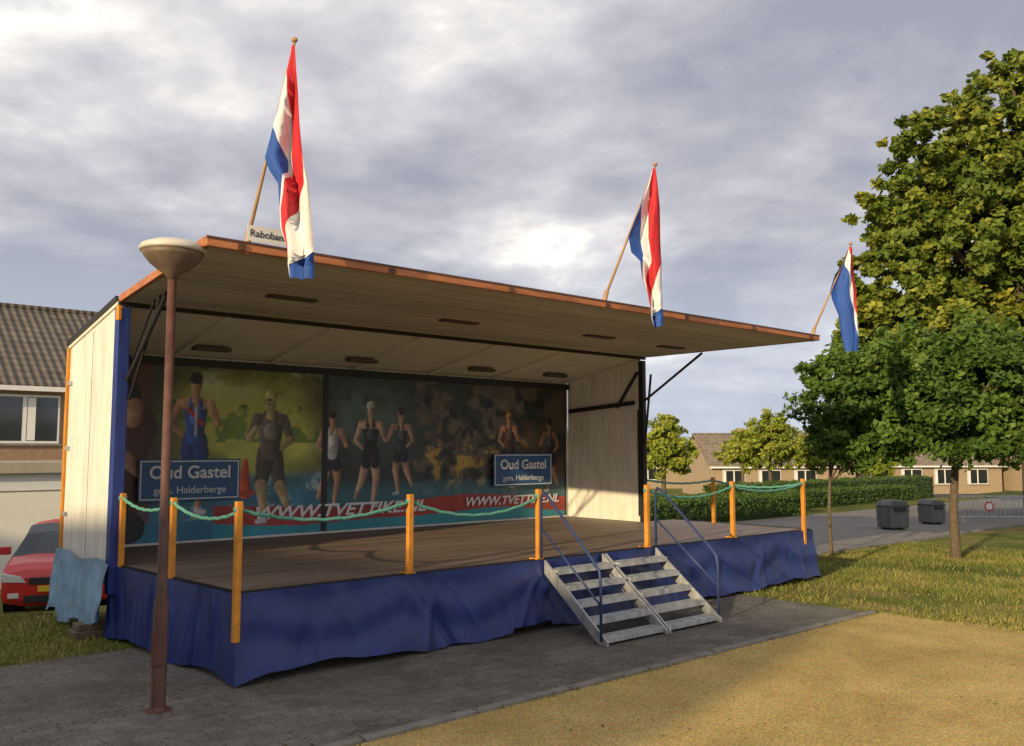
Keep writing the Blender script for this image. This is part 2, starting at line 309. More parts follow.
M_leafcore=mat('hedge_inside',(.035,.06,.017),.9,.3,8)
def hedge(u0,u1,v0,v1,h,n,seed):
    e=stage_empty('hedge'); R=np.random.default_rng(seed)
    w=W((u0+u1)/2,(v0+v1)/2); g=float(zg(w[0],w[1]))
    b=B(); b.box(u0+.06,u1-.06,v0+.06,v1-.06,g-.2,g+h-.06); b.obj('hedge_core',M_leafcore,e)
    k=n; face=R.integers(0,4,k); P=np.stack([R.uniform(u0,u1,k),R.uniform(v0,v1,k),g+R.uniform(0,h,k)],1)
    P[face==0,1]=v0; P[face==1,2]=g+h; P[face==2,0]=u0; P[face==3,2]=g+h
    P+=R.normal(0,.035,(k,3)); P[:,2]+=.03*np.sin(P[:,0]*2.1)
    t=R.normal(size=(k,3)); t/=np.linalg.norm(t,axis=1)[:,None]; q=np.cross(t,R.normal(size=(k,3))); q/=np.linalg.norm(q,axis=1)[:,None]; s=.05
    V=np.stack([P-t*s,P-q*s*.6,P+t*s,P+q*s*.6],1).reshape(-1,3)
    me=bpy.data.meshes.new('leaves'); me.from_pydata(V.tolist(),[],np.arange(4*k).reshape(-1,4).tolist()); me.materials.append(M_leafH)
    at=me.attributes.new('tint','FLOAT','FACE'); at.data.foreach_set('value',np.clip(R.normal(.5,.2,k),0,1).astype(np.float32))
    o=link(bpy.data.objects.new('leaves',me)); o.parent=e
hedge(12.5,22,7.4,8.3,.6,5000,1); hedge(23,33,9,10,.6,4000,2); hedge(26,44,13,14.4,1.2,6000,3); hedge(14,24,10.4,11.2,.7,3000,4)
# ------------------------------------------------------------ mobile stage
L_=9.27; D=2.66; D2=4.4848; HS=.7718; HR=3.629; HB=3.29; UL=-.229; UR=8.459; EU=-.19
st=stage_empty('mobile_stage')
b=B(); v=0.0
while v<D-.02:
    v2=min(v+.19,D)-.003; l0=EU*v/D; l1=EU*v2/D
    b.prism([(l0,v+.003),(L_,v+.003),(L_,v2),(l1,v2)],'z',HS-.035,HS); v+=.19
v=D
while v<D2-.05:
    b.box(UL+.06,UR-.03,v+.003,min(v+.19,D2-.05)-.003,HS-.035,HS-.004); v+=.19
b.obj('floor_boards',M_floor,st,bevel=.003)
b=B(); b.box(.02,L_-.02,.02,D-.01,HS-.14,HS-.037); b.box(-.02,L_+.02,-.025,-.001,HS-.06,HS+.012); b.prism([(-.026,0),(-.003,0),(EU-.003,D),(EU-.026,D)],'z',HS-.06,HS+.012); b.box(L_+.003,L_+.026,0,D,HS-.06,HS+.012)
b.obj('floor_frame',M_dark,st)
b=B()
for uu in (.6,3,5.5,8.6):
    for vv in (.3,2.2): b.box(uu-.04,uu+.04,vv-.04,vv+.04,0,HS-.14); b.box(uu-.12,uu+.12,vv-.12,vv+.12,0,.03)
b.obj('support_legs',M_dark,st)
RS=random.Random(8); folds=[(RS.uniform(0,9.4),RS.uniform(-.6,.6),RS.uniform(.03,.10),RS.uniform(-.02,.022)) for _ in range(46)]
def creases(u,s,F):
    d=0
    for (c,sl,wd,am) in F:
        x=(u-c-sl*s)/wd
        if abs(x)<3: d+=am*math.exp(-x*x)*min(1,s*2.2)
    return d
def corner(s): return (-.06-.04*s,-.06-.11*s**1.3,HS*(1-s)+.02*s)
def blend(p,s,d):
    t=min(1,max(0,d/.28)); t=t*t*(3-2*t); c=corner(s)
    return tuple(c[i]*(1-t)+p[i]*t for i in range(3))
def skirt_front(a,c):
    d=(L_+.09)*a; u=-.06+d; s=c
    w=.026*math.sin(u*5.1+1.3*math.sin(u*1.7))+.010*math.sin(u*15+2*math.sin(u*3))
    bot=.03+.03*math.sin(u*2.3)+.012*math.sin(u*9)+(.05 if 3.0<u<3.6 else 0)+.05*max(0,math.sin(u*.9+.6))
    z=HS*(1-s)+bot*s
    sw=.014*math.sin(s*9-3*abs(math.sin(u*1.9)))*s*(1-s)*4
    v=-.03-(.03+.10*s**1.5+w*(.1+.7*s)+sw+creases(u,s,folds))
    if d<.28: return blend((u,v,z),s,d)
    return (u,v,z)
def skirt_left(a,c):
    d=(D+.06)*(1-a); v=-.06+d; s=c
    w=.024*math.sin(v*7+1)+.01*math.sin(v*17)
    z=HS*(1-s)+(.04+.03*math.sin(v*4))*s
    p=(EU*max(0,v)/D-.032-(.03+.02*s+w*(.1+.7*s)+creases(v*3,s,folds)),v,z)
    return blend(p,s,d) if d<.28 else p
def skirt_right(a,c):
    v=-.03+(D+.03)*a; s=c
    w=.03*math.sin(v*8+1)+.018*math.sin(v*19)
    return (L_+.02+.02+w*(.2+.8*s),v-(.13*s**1.5)*math.exp(-(v/.3)**2),HS*(1-s)+.04*s)
b=B(); b.grid(skirt_front,620,24); b.grid(skirt_left,180,24); b.grid(skirt_right,100,16)
b.obj('blue_skirt',M_skirt,st,smooth=True)
b=B(); b.prism([(D+.02,.55),(D2,.55),(D2,HB),(D+.02,HR-.02)],'x',UL-.03,UL+.03)
b.obj('left_wall',M_cream,st,bevel=.01)
b=B(); b.prism([(D+.02,HS),(D2-.06,HS),(D2-.06,HB-.03),(D+.02,HR-.05)],'x',UR-.03,UR+.03); b.obj('right_wall',M_cream,st)
b=B(); b.box(UL+.031,UR-.031,D2-.05,D2,.42,HB-.03); b.obj('back_wall',M_cream,st)
b=B(); b.prism([(D-.02,HR-.03),(D2+.02,HB-.03),(D2+.02,HB+.03),(D-.02,HR+.03)],'x',UL-.05,UR+.05); b.obj('trailer_roof',M_ceiling,st)
b=B()
for uu in (1.0,2.4,3.8,5.2,6.6,8.0): b.beam((uu,D+.05,HR-.05),(uu,D2-.08,HB-.045),.05,.04)
b.obj('ceiling_ribs',M_ceiling,st)
b=B(); b.beam((UL-.06,D-.05,HR-.02),(UR+.06,D-.05,HR-.02),.05,.08); b.beam((UL-.062,D,HR+.035),(UL-.062,D2+.03,HB+.035),.03,.05); b.beam((UL+.1,D2-.09,HB-.11),(UR-.04,D2-.09,HB-.11),.05,.1)
b.obj('roof_trim',M_dark,st)
b=B(); b.box(UL-.075,UL+.05,D-.12,D+.018,HS-.3,HR-.08); b.obj('left_post',M_blue,st,bevel=.008)
b=B(); b.box(UL-.08,UL-.045,D-.123,D-.03,HR-.22,HR-.06); b.obj('post_cap',M_orange,st,bevel=.004)
b=B(); b.box(UR-.04,UR+.05,D-.08,D+.018,HS+.001,HR-.08); b.box(UR-.055,UR-.041,D-.02,D+.04,HS+.1,2.7); b.obj('right_post',M_dark,st,bevel=.006)
b=B(); b.box(UL-.06,UL+.04,D2+.001,D2+.06,.45,HB-.02); b.obj('rear_corner_post',M_orange,st,bevel=.006)
b=B(); b.box(UL-.05,UL-.031,D+.02,D+.07,.6,HR-.2)
for z in (1.2,2.0,2.8): b.box(UL-.06,UL-.031,D2-.14,D2-.03,z,z+.05)
b.box(UL-.037,UL-.031,D+.9,D+.906,.6,HR-.25)
b.obj('wall_fittings',M_alu,st,bevel=.002)
b=B(); b.box(UL+.05,UR,D+.1,D+.25,.38,.62); b.box(UL+.05,UR,D2-.3,D2-.15,.38,.62); b.box(UL+.1,UL+.2,D+.3,D+.42,0,.4); b.box(UL-.02,UL+.3,D+.22,D+.52,.0,.07); b.obj('chassis',M_dark,st)
b=B(); b.box(UL-.32,UL-.02,D+.12,D+.42,.0,.08); b.box(UL-.28,UL-.04,D+.16,D+.38,.081,.15); b.obj('wood_blocks',mat('old_wood',(.14,.10,.065),.8,.3,6,bump=.3),st,bevel=.008)
b=B()
for uu in (1.2,2.1):
    for vv in (D+.05,D2-.28): b.lathe([(.12,0),(.30,0),(.34,.04),(.34,.18),(.30,.22),(.12,.22)],(uu,vv,.34),axis='y')
b.obj('wheels',M_rubber,st)
def tarp(a,c):
    v=D-.14+(D2-D+.12)*a; w=.028*math.sin(v*9+c*2)+.02*math.sin(v*23+c*4)+.015*math.sin(v*41+c*9)
    return (UL-.09-.03*math.sin(c*1.6)-.03*c-abs(w)*(.3+c),v+.03*math.sin(c*6),.80+.03*math.sin(a*9)-(.74+.05*math.sin(v*7)-.10*(1-a))*c)
b=B(); b.grid(tarp,120,24); b.obj('folded_tarp',M_tarpl,st,smooth=True)
VC=-.628
A_=(-.64,VC);B2=(8.57,VC);C_=(8.52,D-.08);D_=(-.27,D-.08)
b=B(); nb=16
for i in range(nb):
    t0=i/nb; t1=(i+1)/nb
    def P(t,side): 
        a,c=(A_,D_) if side==0 else (B2,C_)
        return (a[0]+(c[0]-a[0])*t,a[1]+(c[1]-a[1])*t)
    g=.006
    p0=P(t0,0);p1=P(t0,1);p2=P(t1,1);p3=P(t1,0)
    b.prism([(p0[0]+.03,p0[1]+g),(p1[0]-.03,p1[1]+g),(p2[0]-.03,p2[1]-g),(p3[0]+.03,p3[1]-g)],'z',HR-.015,HR+.03)
b.obj('canopy_boards',M_boards,st,bevel=.004)
b=B(); b.prism([(A_[0],VC),(B2[0],VC),(C_[0],C_[1]),(D_[0],D_[1])],'z',HR+.031,HR+.055); b.obj('canopy_top',M_rim,st)
b=B(); b.beam((A_[0]-.02,VC-.02,HR+.02),(B2[0]+.02,VC-.02,HR+.02),.05,.085); b.beam((A_[0],VC,HR+.02),(D_[0],D_[1],HR+.02),.05,.08); b.beam((B2[0],VC,HR+.02),(C_[0],C_[1],HR+.02),.05,.08)
b.obj('canopy_rim',M_rim,st,bevel=.008)
b=B(); b.beam((A_[0]-.02,VC-.048,HR+.05),(B2[0]+.02,VC-.048,HR+.05),.006,.02)
for i in range(7): b.box(-.4+i*1.45,-.34+i*1.45,VC-.06,VC-.0455,HR-.015,HR+.03)
b.obj('rim_flashing',mat('dark_flashing',(.10,.05,.03),.5,.3,8),st)
b=B()
for (uu,vv) in ((1.0,1.1),(3.4,1.3),(5.8,1.15),(7.6,1.3)): b.box(uu-.28,uu+.28,vv-.07,vv+.07,HR-.04,HR-.016)
for (uu) in (1.3,3.6,5.9,7.6):
    z=HR-.03-(HR-HB)*(3.9-D)/(D2-D); b.box(uu-.25,uu+.25,3.83,3.97,z-.07,z-.02)
b.obj('ceiling_fixtures',mat('fixture_brown',(.09,.07,.05),.6,.2,4),st,bevel=.01)
b=B()
b.tube([(UR+.0,D-.1,2.86),(UR+.0,1.35,HR-.05)],.022); b.tube([(UR-.02,D-.1,2.1),(UR-.02,D-.25,3.3)],.02)
b.beam((UR-.06,D+.1,2.82),(UR-.06,D2-.12,2.72),.05,.07); b.beam((UR-.06,D+.5,2.75),(UR-.06,D+.02,3.35),.04)
b.tube([(UL+.03,D-.14,2.75),(UL+.06,1.5,HR-.05)],.024); b.tube([(UL+.08,D-.14,3.0),(UL+.1,D-.7,HR-.06)],.014); b.tube([(UL+.06,D-.14,2.55),(UL+.07,D-.95,HR-.05)],.016)
b.obj('canopy_struts',M_dark,st)
sg=stage_empty('sponsor_sign'); b=B(); b.box(-.33,.05,VC-.056,VC-.052,HR+.07,HR+.20); b.obj('board',M_white,sg)
text('lettering','Rabobank',.085,(-.14,VC-.059,HR+.135),M_dark,sg,.001)
# ------------------------------------------------------------ mural
U0,U1,Z0,Z1=-.14,8.38,.80,3.20; step=.013
nu=int((U1-U0)/step); nz=int((Z1-Z0)/step)
uu=np.linspace(U0,U1,nu); zz=np.linspace(Z0,Z1,nz); GU,GZ=np.meshgrid(uu,zz)
def vnoise(su,sz,seed,oct=5):
    R=np.random.default_rng(seed); out=np.zeros_like(GU); amp=1;tot=0
    for o in range(oct):
        n=(int((Z1-Z0)*sz*2**o)+3,int((U1-U0)*su*2**o)+3); g=R.random(n)
        x=(GU-U0)*su*2**o; y=(GZ-Z0)*sz*2**o; xi=x.astype(int);yi=y.astype(int);fx=x-xi;fy=y-yi; fx=fx*fx*(3-2*fx);fy=fy*fy*(3-2*fy)
        out+=amp*((g[yi,xi]*(1-fx)+g[yi,xi+1]*fx)*(1-fy)+(g[yi+1,xi]*(1-fx)+g[yi+1,xi+1]*fx)*fy); tot+=amp; amp*=.55
    return out/tot
n1=vnoise(1.2,1.6,1);n2=vnoise(3,4,2);n3=vnoise(6,6,3,4)
IM=np.zeros(GU.shape+(3,))
def lay(mask,col,sh=None):
    c=np.array(col,float)
    cc=c[None,None,:]*(sh[...,None] if sh is not None else 1)
    IM[:]=IM*(1-mask[...,None])+cc*mask[...,None]
def sm(x,a,b): t=np.clip((x-a)/(b-a),0,1); return t*t*(3-2*t)
lay(np.ones_like(GU),(.04,.05,.035),.4+n1)
g=np.exp(-((GU-2.1)/1.0)**4-((GZ-2.3)/.75)**2); lay(np.clip(g*2.2*n1*1.5,0,1),(.62,.64,.12),.5+n2*.8)
lay(sm(n2,.50,.60)*(GZ>2.1)*(GU<3.3)*(GU>.7)*.75,(.07,.22,.03),.4+n3)
lay(sm(n2,.55,.62)*(GZ>2.6)*(GU<3.3)*(GU>.9)*.7,(.02,.06,.015),.4+n3)
lay(sm(GZ,2.55,3.2)*(GU<3.3)*(GU>1.3)*sm(n1,.4,.6)*.8,(.75,.78,.55),n1+.5)
lay((1-sm(GZ,1.55,1.75))*(GU>.6)*(GU<3.3)*(.9),(.05,.22,.34),.4+n2*1.4)
lay((1-sm(GZ,1.55,1.75))*(GU>.6)*(GU<3.3)*sm(n3,.6,.7)*.7,(.5,.58,.6))
lay((GU<.75)*.7,(.24,.07,.035),.3+n2)
lay((GU>3.3)*1.0,(.035,.045,.045),.4+n1*1.2)
g=np.exp(-((GU-4.1)/.9)**2-((GZ-2.5)/.6)**2); lay(np.clip(g*n2*1.7,0,1)*(GU>3.3),(.12,.18,.17),.6+n1)
lay((GU>3.3)*(GU<5)*sm(n3,.58,.66)*(GZ>1.9)*.6,(.03,.06,.025))
rk=(GU>4.9)*sm(n2,.42,.55)*sm(GZ,1.2,1.5)*(GU<7.9)
lay(rk*.85,(.14,.11,.07),.3+n3*1.6)
rk=(GU>5.1)*sm(n3,.56,.66)*(GU<7.4)*(GZ<2.25)*sm(GZ,1.1,1.3); lay(rk*.8,(.50,.32,.05),.6+n2)
rk=(GU>5.1)*sm(-n3,-.45,-.37)*(GU<8)*(GZ>1.3)*(GZ<2.9); lay(rk*.85,(.015,.015,.015))
lay((GU>7.0)*sm(n1,.45,.6)*.5,(.20,.12,.06))
lay((GU>3.3)*(1-sm(GZ,1.35,1.6))*.8,(.05,.20,.26),.4+n2)
edge=1.20+.05*np.sin(GU*1.3)
lay((GZ<edge)*(GU>1.6)*.95,(.50,.04,.03),.6+n1*.6)
lay((GZ<edge-.24+.03*np.sin(GU*2))*1.0,(.04,.36,.46),.6+n1*.6)
lay(((GZ<1.05)&(GU<=1.6))*.9,(.03,.18,.32),.6+n1)
def cap(p,q,r1,r2,col,s=1):
    px_,pz=p;qx,qz=q; dx,dz=qx-px_,qz-pz; l2=dx*dx+dz*dz+1e-9
    t=np.clip(((GU-px_)*dx+(GZ-pz)*dz)/l2,0,1); d=np.hypot(GU-px_-t*dx,GZ-pz-t*dz); r=r1+(r2-r1)*t
    side=((GU-px_-t*dx))/np.maximum(r,1e-3)
    lay(np.clip((r-d)/.012+.5,0,1),col,np.clip((.9-.6*side)*(.6+.8*n3),.15,1.6))
def person(u,zf,h,skin,top,bot,hair,facing=1,cap_col=None,sleeve=False,longleg=False,bulk=1.0):
    P=lambda a,c:(u+a*h*facing,zf+c*h)
    k=h*bulk
    cap(P(-.03,.50),P(-.09,.27),.055*k,.040*k,bot if longleg else skin); cap(P(-.09,.27),P(-.16,.10),.038*k,.020*k,skin)
    cap(P(.035,.50),P(.07,.28),.057*k,.041*k,bot if longleg else skin); cap(P(.07,.28),P(.03,.03),.039*k,.020*k,skin); cap(P(.03,.02),P(.09,.01),.020*k,.016*k,(.6,.6,.6))
    cap(P(-.03,.53),P(-.05,.42),.060*k,.056*k,bot); cap(P(.03,.53),P(.05,.42),.060*k,.056*k,bot)
    cap(P(-.11,.79),P(-.17,.63),.032*k,.024*k,top if sleeve else skin); cap(P(-.17,.63),P(-.09,.56),.024*k,.016*k,skin)
    cap(P(0,.75),P(0,.55),.088*k,.062*k,top); cap(P(-.08,.785),P(.08,.785),.036*k,.036*k,skin if not sleeve else top); cap(P(-.035,.77),P(-.03,.81),.02*k,.015*k,top); cap(P(.035,.77),P(.03,.81),.02*k,.015*k,top); cap(P(0,.81),P(0,.88),.028*k,.026*k,skin)
    cap(P(.0,.70),P(.0,.68),.045*k,.045*k,tuple(min(1,x*1.8+.04) for x in top))
    cap(P(.11,.79),P(.17,.64),.032*k,.024*k,top if sleeve else skin); cap(P(.17,.64),P(.12,.72),.024*k,.016*k,skin)
    cap(P(0,.90),P(.003,.945),.038*h,.042*h,skin); cap(P(-.008,.968),P(.006,.974),.043*h,.040*h,cap_col or hair); cap(P(.0,.935),P(.030,.932),.008*h,.007*h,(.03,.02,.02)); cap(P(.01,.898),P(.022,.898),.005*h,.005*h,(.3,.1,.08))
sk=(.62,.34,.20)
cap((.15,1.2),(.45,2.3),.30,.36,(.16,.045,.03)); cap((.45,2.5),(.42,2.75),.16,.17,(.04,.02,.02)); cap((.50,2.40),(.52,2.55),.11,.12,sk); cap((.3,2.0),(.75,1.6),.10,.07,sk); cap((.0,1.0),(.5,1.0),.12,.2,(.03,.03,.03))
person(1.32,1.15,1.88,sk,(.04,.12,.5),(.03,.06,.25),(.03,.02,.02),1,cap_col=(.02,.02,.03)); cap((1.22,2.55),(1.42,2.35),.03,.03,(.65,.06,.04)); cap((1.33,2.55),(1.33,2.2),.02,.02,(.65,.65,.65))
person(2.42,.98,1.86,(.5,.38,.2),(.17,.15,.12),(.09,.08,.065),(.3,.25,.1),-1,cap_col=(.68,.58,.22),sleeve=True,longleg=True,bulk=1.25)
cap((2.05,1.42),(2.05,1.85),.10,.035,(.9,.12,.04)); cap((1.93,1.40),(2.17,1.40),.035,.035,(.7,.08,.03))
person(3.42,1.16,1.42,sk,(.7,.7,.72),(.03,.03,.05),(.06,.03,.02),1)
person(4.10,1.12,1.62,(.62,.40,.28),(.02,.02,.03),(.02,.02,.03),(.35,.22,.12),1,cap_col=(.6,.6,.6))
person(4.66,1.30,1.36,(.55,.33,.22),(.05,.06,.07),(.03,.03,.05),(.08,.05,.03),-1)
person(6.95,1.35,1.30,(.6,.32,.15),(.14,.06,.04),(.03,.03,.04),(.03,.02,.02),1,cap_col=(.8,.35,.05),bulk=1.2)
person(7.95,1.25,1.3,(.4,.22,.13),(.04,.04,.05),(.02,.02,.03),(.03,.02,.02),-1,bulk=1.2)
for k in range(26):
    RR=random.Random(k+50); a=RR.uniform(5.1,7.5); c=RR.uniform(1.35,2.85); r=RR.uniform(.03,.09); base=(.55,.35,.07) if c<2.1 and RR.random()<.5 else (.17,.13,.09)
    f=RR.uniform(.4,1.2); cap((a-r*.8,c),(a+r*.8,c+RR.uniform(-.04,.04)),r,r*.8,tuple(x*f for x in base))
lay((np.abs(GU-3.29)<.055)*1.0,(.012,.012,.012)); lay(((GU<U0+.04)|(GU>U1-.05)|(GZ>Z1-.05))*1.0,(.012,.012,.012))
IM*= (.66+.26*n3)[...,None]
b=B(); vm=D2-.056
V=np.stack([GU.ravel(),np.full(GU.size,vm)+.006*np.sin(GU.ravel()*3.3)-.006,GZ.ravel()],1)
ii=np.arange(nu*nz).reshape(nz,nu); F=np.stack([ii[:-1,:-1].ravel(),ii[:-1,1:].ravel(),ii[1:,1:].ravel(),ii[1:,:-1].ravel()],1)
me=bpy.data.meshes.new('advertising_banner'); me.from_pydata(V.tolist(),[],F.tolist())
ca=me.color_attributes.new('Col','FLOAT_COLOR','POINT'); c4=np.ones((nu*nz,4),np.float32); c4[:,:3]=np.clip(IM.reshape(-1,3),0,1); ca.data.foreach_set('color',c4.ravel())
me.materials.append(attrmat('printed_banner',.45)); me.update()
ban=stage_empty('advertising_banner'); o=link(bpy.data.objects.new('printed_picture',me)); o.parent=ban
M_txt=mat('white_lettering',(.72,.72,.72),.5,.02,3)
text('web_lettering','WWW.TVETTIKE.NL',.25,(3.65,vm-.018,1.10),M_txt,ban,.002,.3,sx=1.3,bold=.006)
text('web_lettering_b','WWW.TVETTIKE.NL',.21,(7.05,vm-.018,1.12),M_txt,ban,.002,.3,sx=1.15,bold=.005)
# ------------------------------------------------------------ place name signs
M_sblue=mat('sign_blue',(.03,.10,.24),.4,.1,3)
for (u0,u1,z0,z1) in ((.57,1.94,1.33,1.88),(6.54,7.93,1.37,1.94)):
    e=stage_empty('place_name_sign'); vv=D2-.13
    b=B(); b.box(u0,u1,vv-.012,vv+.012,z0,z1,0); t=.016
    for (a,bb_,c,d_) in ((u0+.02,u1-.02,z0+.02,z0+.02+t),(u0+.02,u1-.02,z1-.02-t,z1-.02),(u0+.02,u0+.02+t,z0+.02+t,z1-.02-t),(u1-.02-t,u1-.02,z0+.02+t,z1-.02-t)): b.box(a,bb_,vv-.017,vv-.0125,c,d_,1)
    b.box(u0+.2,u0+.26,vv+.013,vv+.05,z0+.1,z1-.1,0); b.box(u1-.26,u1-.2,vv+.013,vv+.05,z0+.1,z1-.1,0)
    b.obj('panel',[M_sblue,M_txt],e,bevel=.004)
    text('town_name','Oud Gastel',.235,((u0+u1)/2,vv-.016,z0+.37),M_txt,e,.002,bold=.004)
    text('municipality','gem. Halderberge',.135,((u0+u1)/2,vv-.016,z0+.14),M_txt,e,.002)
# ------------------------------------------------------------ rope fence
rf=stage_empty('rope_fence')
front=[(-.07,-.09),(1.76,-.02),(3.52,-.02),(5.40,-.02),(7.25,-.02),(9.06,-.05)]
left=[(-.20,2.5),(-.12,1.27)]; right=[(9.22,1.73)]
b=B()
for i,(a,c) in enumerate(front):
    b.box(a-.030,a+.030,c-.028,c+.028,.37 if i==0 else (HS-.35 if i==5 else HS+.013),1.56)
    if 0<i<5: b.box(a-.06,a+.06,c-.03,c+.10,HS+.001,HS+.02)
for (a,c) in left+right: b.box(a-.028,a+.028,c-.028,c+.028,HS-.05,1.54)
b.obj('posts',M_orange,rf,bevel=.008)
def rope(p,q,sag,r=.017):
    pts=[]
    for i in range(25):
        t=i/24; pts.append((p[0]+(q[0]-p[0])*t,p[1]+(q[1]-p[1])*t,p[2]+(q[2]-p[2])*t-4*sag*t*(1-t)+.005*math.sin(i*2.1)))
    b.tube(pts,r,seg=8)
b=B(); zr=1.49
seq=[left[0],left[1],front[0],front[1],front[2]]
for i,(p,q) in enumerate(zip(seq[:-1],seq[1:])): rope((*p,zr),(*q,zr-.02*(i%2)),.10 if p[0]<0 and q[0]<0 else (.13 if i==2 else .17))
rope((*front[3],zr),(*front[4],zr),.12); rope((*front[4],zr),(*front[5],zr),.09); rope((*front[5],zr),(*right[0],zr),.09); rope((*right[0],zr),(UR+.06,D-.04,zr),.06)
for (a,c) in left+front+right: b.tube([(a-.042,c,zr),(a+.042,c,zr)],.024,seg=10)
b.obj('ropes',M_rope,rf,smooth=True)
# ------------------------------------------------------------ stairs
sr=stage_empty('metal_stairs'); n=5; v0=-.09; v1=-1.14; z0=HS-.02
def sp(t): return v0+(v1-v0)*t, z0*(1-t)
def skew(b): 
    b.v=[(x-.035+.16*max(-1.3,min(0,y))/1.15,y,z) for (x,y,z) in b.v]
b=B()
for ua in (3.60,4.545,4.60,5.53):
    poly=[(v0,z0+.02),(v0,z0-.13),(v1+.11,.012),(v1-.03,0.012),(v1-.03,.06)]
    b.prism(poly,'x',ua-.014,ua+.014)
for k in range(n):
    t=(k+.55)/(n+.1); v,z=sp(t)
    for (a,c) in ((3.616,4.529),(4.616,5.514)):
        b.box(a,c,v-.10,v+.08,z-.02,z+.008); b.box(a,c,v-.105,v-.101,z-.045,z+.008)
        for g in range(5): b.box(a+.01,c-.01,v-.095+g*.036,v-.087+g*.036,z+.0085,z+.013)
skew(b); b.obj('stringers_and_treads',M_alu,sr,bevel=.003)
b=B()
for ua in (3.565,5.565):
    b.tube([(ua,-.06,HS+.02),(ua,-.06,1.46),(ua,-.10,1.52),(ua,-.18,1.49),(ua,-1.0,.84),(ua,-1.08,.76),(ua,-1.10,.66),(ua,-1.10,.06)],.016,seg=10)
    b.tube([(ua,-.06,1.13),(ua,-1.09,.42)],.012,seg=8)
skew(b); b.obj('handrails',M_bluep,sr,smooth=True)
# ------------------------------------------------------------ lamp
e=empty('street_lamp',(-2.72,7.0,0)); b=B()
b.lathe([(.075,0),(.06,.02),(.055,.05),(.054,.84),(.038,.88),(.034,3.42)],m=0,seg=18)
b.lathe([(.036,3.36),(.06,3.40),(.12,3.44),(.18,3.49),(.22,3.54),(.24,3.578)],m=2,seg=36)
b.lathe([(.24,3.579),(.258,3.585),(.26,3.605),(.24,3.635),(.15,3.67),(.03,3.685)],m=1,seg=40)
b.obj('pole_and_head',[M_lamp,M_lampw,M_lamph],e,smooth=True)
b=B(); b.box(-.045,.045,-.062,-.05,.35,.62); b.lathe([(.11,0),(.10,.015),(.06,.02)],seg=20); b.obj('hatch_and_base',M_lamp,e,bevel=.004)
# ------------------------------------------------------------ flags
M_fr=mat('flag_red',(.50,.02,.03),.7,.1,5);M_fw=mat('flag_white',(.72,.71,.73),.7,.05,5);M_fb=mat('flag_blue',(.02,.08,.36),.7,.1,5)
def flag(base,top,rows,sc_,sh,seed):
    e=empty('dutch_flag',(base[0],base[1],base[2])); 
    tx,ty=top[0]-base[0],top[2]-base[2]
    b=B(); b.tube([(-tx*.03,0,-ty*.03),(tx*.5,0,ty*.5),(tx,0,ty)],[.017,.014,.011],seg=8); b.lathe([(.005,0),(.024,.01),(.028,.028),(.016,.045),(.004,.05)],(tx,0,ty),seg=12); 
    b.tube([(-tx*.03,.0,-.10),(tx*.06,0,ty*.07)],.028,seg=10)
    b.obj('pole',M_wood,e,smooth=True)
    ys_=[r[0] for r in rows]; E=np.array([r[1] for r in rows],float); y0=rows[0][0]; x0=rows[0][2]
    ny=70; nb=4; b=B(); yy=np.linspace(ys_[0],ys_[-1],ny+1); ph=seed*1.7
    vs=[];cols=5*nb+1
    for j,yv in enumerate(yy):
        ed=[np.interp(yv,ys_,E[:,k]) for k in range(6)]
        for bnd in range(5):
            for s in range(nb+(1 if bnd==4 else 0)):
                xp=ed[bnd]+(ed[bnd+1]-ed[bnd])*s/nb
                xm=((xp-x0)+sh*(yv-y0))*sc_; zm=-(yv-y0)*sc_*1.055
                fr=(xp-ed[0])/max(1e-3,ed[5]-ed[0])
                t=(yv-ys_[0])/(ys_[-1]-ys_[0])
                dep=.07*math.sin(fr*9+ph+t*2.0)*min(1,t*4)+.03*math.sin(fr*19+t*5+ph)*min(1,t*4)
                vs.append((tx+xm,dep-.02,ty-.03+zm))
    fs=[];ms=[]
    for j in range(ny):
        for i in range(cols-1):
            fs.append((j*cols+i,j*cols+i+1,(j+1)*cols+i+1,(j+1)*cols+i)); ms.append([2,1,0,1,2][min(4,i//nb)])
    b.v=vs;b.f=fs;b.m=ms; b.obj('cloth',[M_fr,M_fw,M_fb],e,smooth=True)
def ex(l): 
    l=list(l)
    while len(l)<6: l.append(l[-1])
    return l
F1=[(50,ex([295,295,295,298]),297),(75,ex([289,289,290,300]),0),(100,ex([283,283,292,303]),0),(130,ex([275,277,293,305]),0),(160,ex([268,289,294,308]),0),(172,ex([273,290,294,309,310]),0),(185,ex([282,286,289,308,313]),0),(210,ex([284,284,285,298,315]),0),(228,ex([285,285,286,290,316]),0),(245,ex([291,291,291,292,317]),0),(252,ex([292,292,292,292,317]),0),(258,[292,292,292,292,302,317],0),(262,[292,292,292,292,293,317],0),(275,[294,294,294,294,294,316],0)]
F2=[(168,ex([653,653,653,656]),656),(185,ex([648,648,650,658]),0),(205,ex([640,641,650,660]),0),(235,ex([628,642,648,661]),0),(250,ex([631,645,650,662]),0),(258,ex([640,643,652,662,663]),0),(275,ex([642,642,646,655,663]),0),(290,ex([648,648,648,652,664]),0),(300,ex([650,650,650,651,664]),0),(306,[651,651,651,651,656,665],0),(310,[651,651,651,651,652,665],0),(319,[654,654,654,654,654,664],0)]
F3=[(250,ex([848,848,848,851]),850),(262,ex([842,844,849,852]),0),(280,ex([832,846,851,855]),0),(292,ex([829,848,853,857]),0),(300,ex([831,850,854,857]),0),(315,ex([838,855,857,857]),0),(335,ex([841,857]),0),(350,ex([845,856]),0)]
flag((-2.17,7.13,HR+.06),(-1.817,7.13,5.39),F1,.0083,.0215,1)
flag((1.04,9.94,HR+.06),(1.648,9.94,5.25),F2,.0115,-.0143,2)
